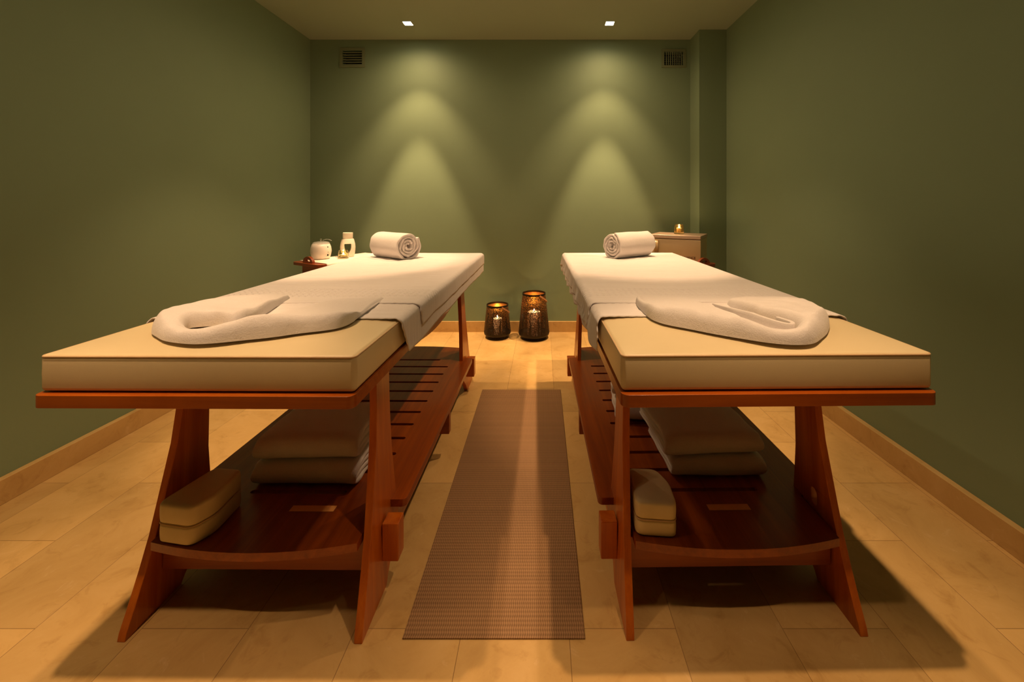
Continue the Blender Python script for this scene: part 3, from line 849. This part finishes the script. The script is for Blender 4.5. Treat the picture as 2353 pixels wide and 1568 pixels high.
# wax warmer pot
wx,wy=-1.765,3.235
t=thing('wax_warmer','round white warmer pot with clear lid on the left corner trolley','warmer',(wx,wy,ZC))
bm=lathe([(0,0),(.056,0),(.064,.006),(.072,.030),(.0765,.060),(.073,.092),(.064,.116),(.060,.118),(.058,.112),(.055,.06),(0,.05)],56); mesh_obj('pot_body',bm,M['white_plastic'],t,smooth=True,angle=50)
bm=lathe([(.063,.119),(.061,.127),(.048,.134),(.02,.138),(.0,.1385)],48); so_=mesh_obj('clear_lid',bm,M['clear'],t,smooth=True,angle=60)
bm=lathe([(0,.1395),(.007,.140),(.005,.146),(.008,.153),(.006,.158),(0,.1585)],20); mesh_obj('lid_knob',bm,M['glass'],t,smooth=True)
bm=bmesh.new(); tube(bm,[(.02+.075*i/10,-.01-.01*i/10,.146+.010*math.sin(i/10*PI)) for i in range(11)],.0018,6); mesh_obj('spatula',bm,M['clear'],t,smooth=True)
def on_pot(name,angd,z,w,h,rr):
    a=math.radians(angd); Mx=Matrix.Rotation(a,4,'Z')
    bm=bmesh.new(); add_box(bm,rr-.002,rr+.0008,-w/2,w/2,z-h/2,z+h/2,Mx); mesh_obj(name,bm,M['black'],t)
on_pot('control_knob',-20,.095,.009,.009,.0722); on_pot('switch',-20,.034,.013,.019,.0725); on_pot('indicator',-20,.055,.005,.005,.0758)
bm=bmesh.new(); tube(bm,[(-.052,-.052,.012),(-.062,-.054,.011),(-.072,-.050,.011)],.0055,8); mesh_obj('plug',bm,M['black'],t,smooth=True)
bm=bmesh.new(); tube(bm,[(-.070,-.050,.011),(-.085,-.047,.012),(-.10,-.042,.011),(-.118,-.03,.006)],.002,6); mesh_obj('cord',bm,M['black'],t,smooth=True)
# oil burner
bx,by=-1.618,3.375
t=thing('oil_burner','white ceramic oil burner with an arched window on the left corner trolley','oil burner',(bx,by,ZC))
prof=[(.046,0),(.053,.02),(.057,.05),(.0585,.075),(.056,.105),(.050,.130),(.045,.145),(.040,.147)]
n=220; bm=bmesh.new(); rings=[]; steps=[]
for i in range(len(prof)-1):
    for k in range(14):
        u=k/14; steps.append((prof[i][0]+(prof[i+1][0]-prof[i][0])*u,prof[i][1]+(prof[i+1][1]-prof[i][1])*u))
steps.append(prof[-1])
for r,z in steps: rings.append([bm.verts.new((r*math.cos(2*PI*i/n),r*math.sin(2*PI*i/n),z)) for i in range(n)])
for k in range(len(rings)-1):
    zc=(steps[k][1]+steps[k+1][1])/2
    for i in range(n):
        a=2*PI*(i+.5)/n
        hit=False
        for ca in (-PI/2+.447,PI/2+.447):
            da=(a-ca+PI)%(2*PI)-PI
            u=(zc-.030)/(.108-.030)
            if 0<u<1:
                wdt=.50*math.sin(min(1,u*1.1)*PI/2)**.45*(1 if u<.93 else math.sqrt(max(0,1-((u-.93)/.075)**2))*.25+.75)
                if abs(da)<wdt: hit=True
        if not hit:
            j=(i+1)%n; bm.faces.new((rings[k][i],rings[k][j],rings[k+1][j],rings[k+1][i]))
o=mesh_obj('burner_body',bm,M['ceramic'],t,smooth=True,recalc=False,angle=60); s_=o.modifiers.new('t','SOLIDIFY'); s_.thickness=.005; s_.offset=-1
bm=lathe([(.0,.1475),(.038,.1475),(.039,.150),(.039,.196),(.036,.198),(.034,.190),(0,.175)],48); mesh_obj('oil_bowl',bm,M['ceramic'],t,smooth=True,angle=45)
# tealight glasses
def tealight(label,x,y,z,gm,r,h,lit,up=0,group='ribbed tealight glasses'):
    t=thing('tealight_glass',label,'candle holder',(x,y,z))
    bm=lathe([(0,0),(r*1.0,0),(r*1.02,.004),(r*1.0,.012),(r*.97,h*.6),(r*.86,h*.93),(r*.80,h),(r*.74,h),(r*.80,h*.9),(r*.88,h*.6),(r*.88,.016),(0,.012)],64,flute=0)
    for v in bm.verts:
        x_,y_,z_=v.co; rr=math.hypot(x_,y_)
        if rr>r*.9 and .012<z_<h*.85:
            k=1+.02*math.cos(24*math.atan2(y_,x_)); v.co.x*=k; v.co.y*=k
    mesh_obj('glass_cup',bm,gm,t,smooth=True,angle=60)
    bm=lathe([(0,.0135),(.019,.0135),(.0195,.028+up),(.018,.0285+up),(.0175,.026+up),(0,.026+up)],32); mesh_obj('tealight',bm,M['wax'],t,smooth=True,angle=50)
    if lit:
        bm=lathe([(0.0002,.027+up),(.0052,.031+up),(.0062,.035+up),(.0040,.041+up),(.0003,.047+up)],16); mesh_obj('flame',bm,M['flame'],t,smooth=True)
        l=bpy.data.lights.new('tealight_glow','POINT'); l.energy=lit; l.color=(1,.6,.25); l.shadow_soft_size=.005
        lo=bpy.data.objects.new('tealight_glow',l); link(lo,t); lo.location=(0,0,.062+up*.6)
    return t
tealight('small ribbed pale glass with tealight in front of the oil burner, left corner trolley',-1.600,3.262,ZC,M['paleglass'],.040,.066,.10)

# right corner trolley, towel cabinet and candle
T2=(1.085,3.335)
trolley('dark wooden trolley under the beige cabinet in the right back corner',T2[0],T2[1],-UA,.315,.13,.722,'front')
ca=math.atan2(-.202,.342); cw,cd,ch=.397,.31,.21
front_mid=Vector(((.876+1.218)/2,(3.317+3.115)/2))
cc=front_mid+Vector((math.cos(ca+PI/2),math.sin(ca+PI/2)))*cd/2
t=thing('towel_cabinet','beige metal towel warmer cabinet standing by the right corner column','cabinet',(cc.x,cc.y,.7242),ca)
zb=0; zt_=.933-.7242
box('body',-cw/2+.003,cw/2-.003,-cd/2+.018,cd/2,0.0,zt_-.029,M['beige_metal'],t,bevel=.004)
box('door',-cw/2,cw/2,-cd/2,-cd/2+.017,0.0,zt_-.034,M['beige_metal'],t,bevel=.004)
box('lid',-cw/2-.001,cw/2+.001,-cd/2-.002,cd/2,zt_-.029,zt_,M['lid_metal'],t,bevel=.005)
# C-shaped handle at the left of the door
pts=[(-cw/2+.035,-cd/2,zt_-.046)]
pts=[(-cw/2+.054,-cd/2+.002,zt_-.048),(-cw/2+.056,-cd/2-.018,zt_-.050),(-cw/2+.061,-cd/2-.026,zt_-.065),(-cw/2+.062,-cd/2-.028,zt_-.09),(-cw/2+.061,-cd/2-.026,zt_-.115),(-cw/2+.056,-cd/2-.018,zt_-.130),(-cw/2+.054,-cd/2+.002,zt_-.132)]
bm=bmesh.new(); Lr=[]
for p in pts: Lr.append([bm.verts.new((p[0]+a,p[1]+b,p[2])) for a,b in ((-.016,0),(.016,0),(.016,.004),(-.016,.004))])
for i in range(len(Lr)-1):
    for k in range(4): l=(k+1)%4; bm.faces.new((Lr[i][k],Lr[i][l],Lr[i+1][l],Lr[i+1][k]))
bm.faces.new(Lr[0]); bm.faces.new(Lr[-1])
mesh_obj('door_handle',bm,M['beige_metal'],t,smooth=True,angle=60)
def text_mesh(name,s,size,mat_,parent,loc,rot):
    cu=bpy.data.curves.new('tx','FONT'); cu.body=s; cu.size=size; cu.extrude=.0004; cu.align_x='RIGHT'
    o=bpy.data.objects.new('tx',cu); COL.objects.link(o)
    me=bpy.data.meshes.new_from_object(o.evaluated_get(bpy.context.evaluated_depsgraph_get()))
    bpy.data.objects.remove(o); bpy.data.curves.remove(cu)
    me.materials.clear(); me.materials.append(mat_)
    q=bpy.data.objects.new(name,me); link(q,parent); q.location=loc; q.rotation_euler=rot; return q
text_mesh('door_lettering','ENHANCE',.024,M['ink'],t,(cw/2-.038,-cd/2-.0006,.030),(PI/2,0,0))
# support feet between trolley top and cabinet
tealight('amber ribbed glass with a burning tealight on top of the beige cabinet',1.128,3.345,.9335,M['amberglass'],.039,.078,.7,.020)

GR={'massage_table':'wooden massage tables','under_sheet':'under sheets on the massage tables','top_sheet':'top sheets on the massage tables','bent_towel':'bent towels at the near ends','rolled_towel':'rolled towels at the head ends',
 'folded_towel':'folded towels on the lower shelves','headrest_cushion':'cushions on the lower shelves','candle_lantern':'etched candle lanterns by the back wall','pillar_candle':'candles inside the lanterns',
 'tealight_glass':'ribbed tealight glasses','wooden_trolley':'wooden trolleys in the back corners'}
for o in bpy.data.objects:
    if o.parent is None and o.name.split('.')[0] in GR: o['group']=GR[o.name.split('.')[0]]

# ------------------------------------------------------------------ world and render look
w=bpy.data.worlds.new('world'); sc.world=w; w.use_nodes=True
w.node_tree.nodes['Background'].inputs[0].default_value=(1,.7,.4,1); w.node_tree.nodes['Background'].inputs[1].default_value=0.0
vs=sc.view_settings; vs.view_transform='Standard'; vs.look='None'; vs.gamma=1; vs.use_curve_mapping=False; vs.exposure=0.0
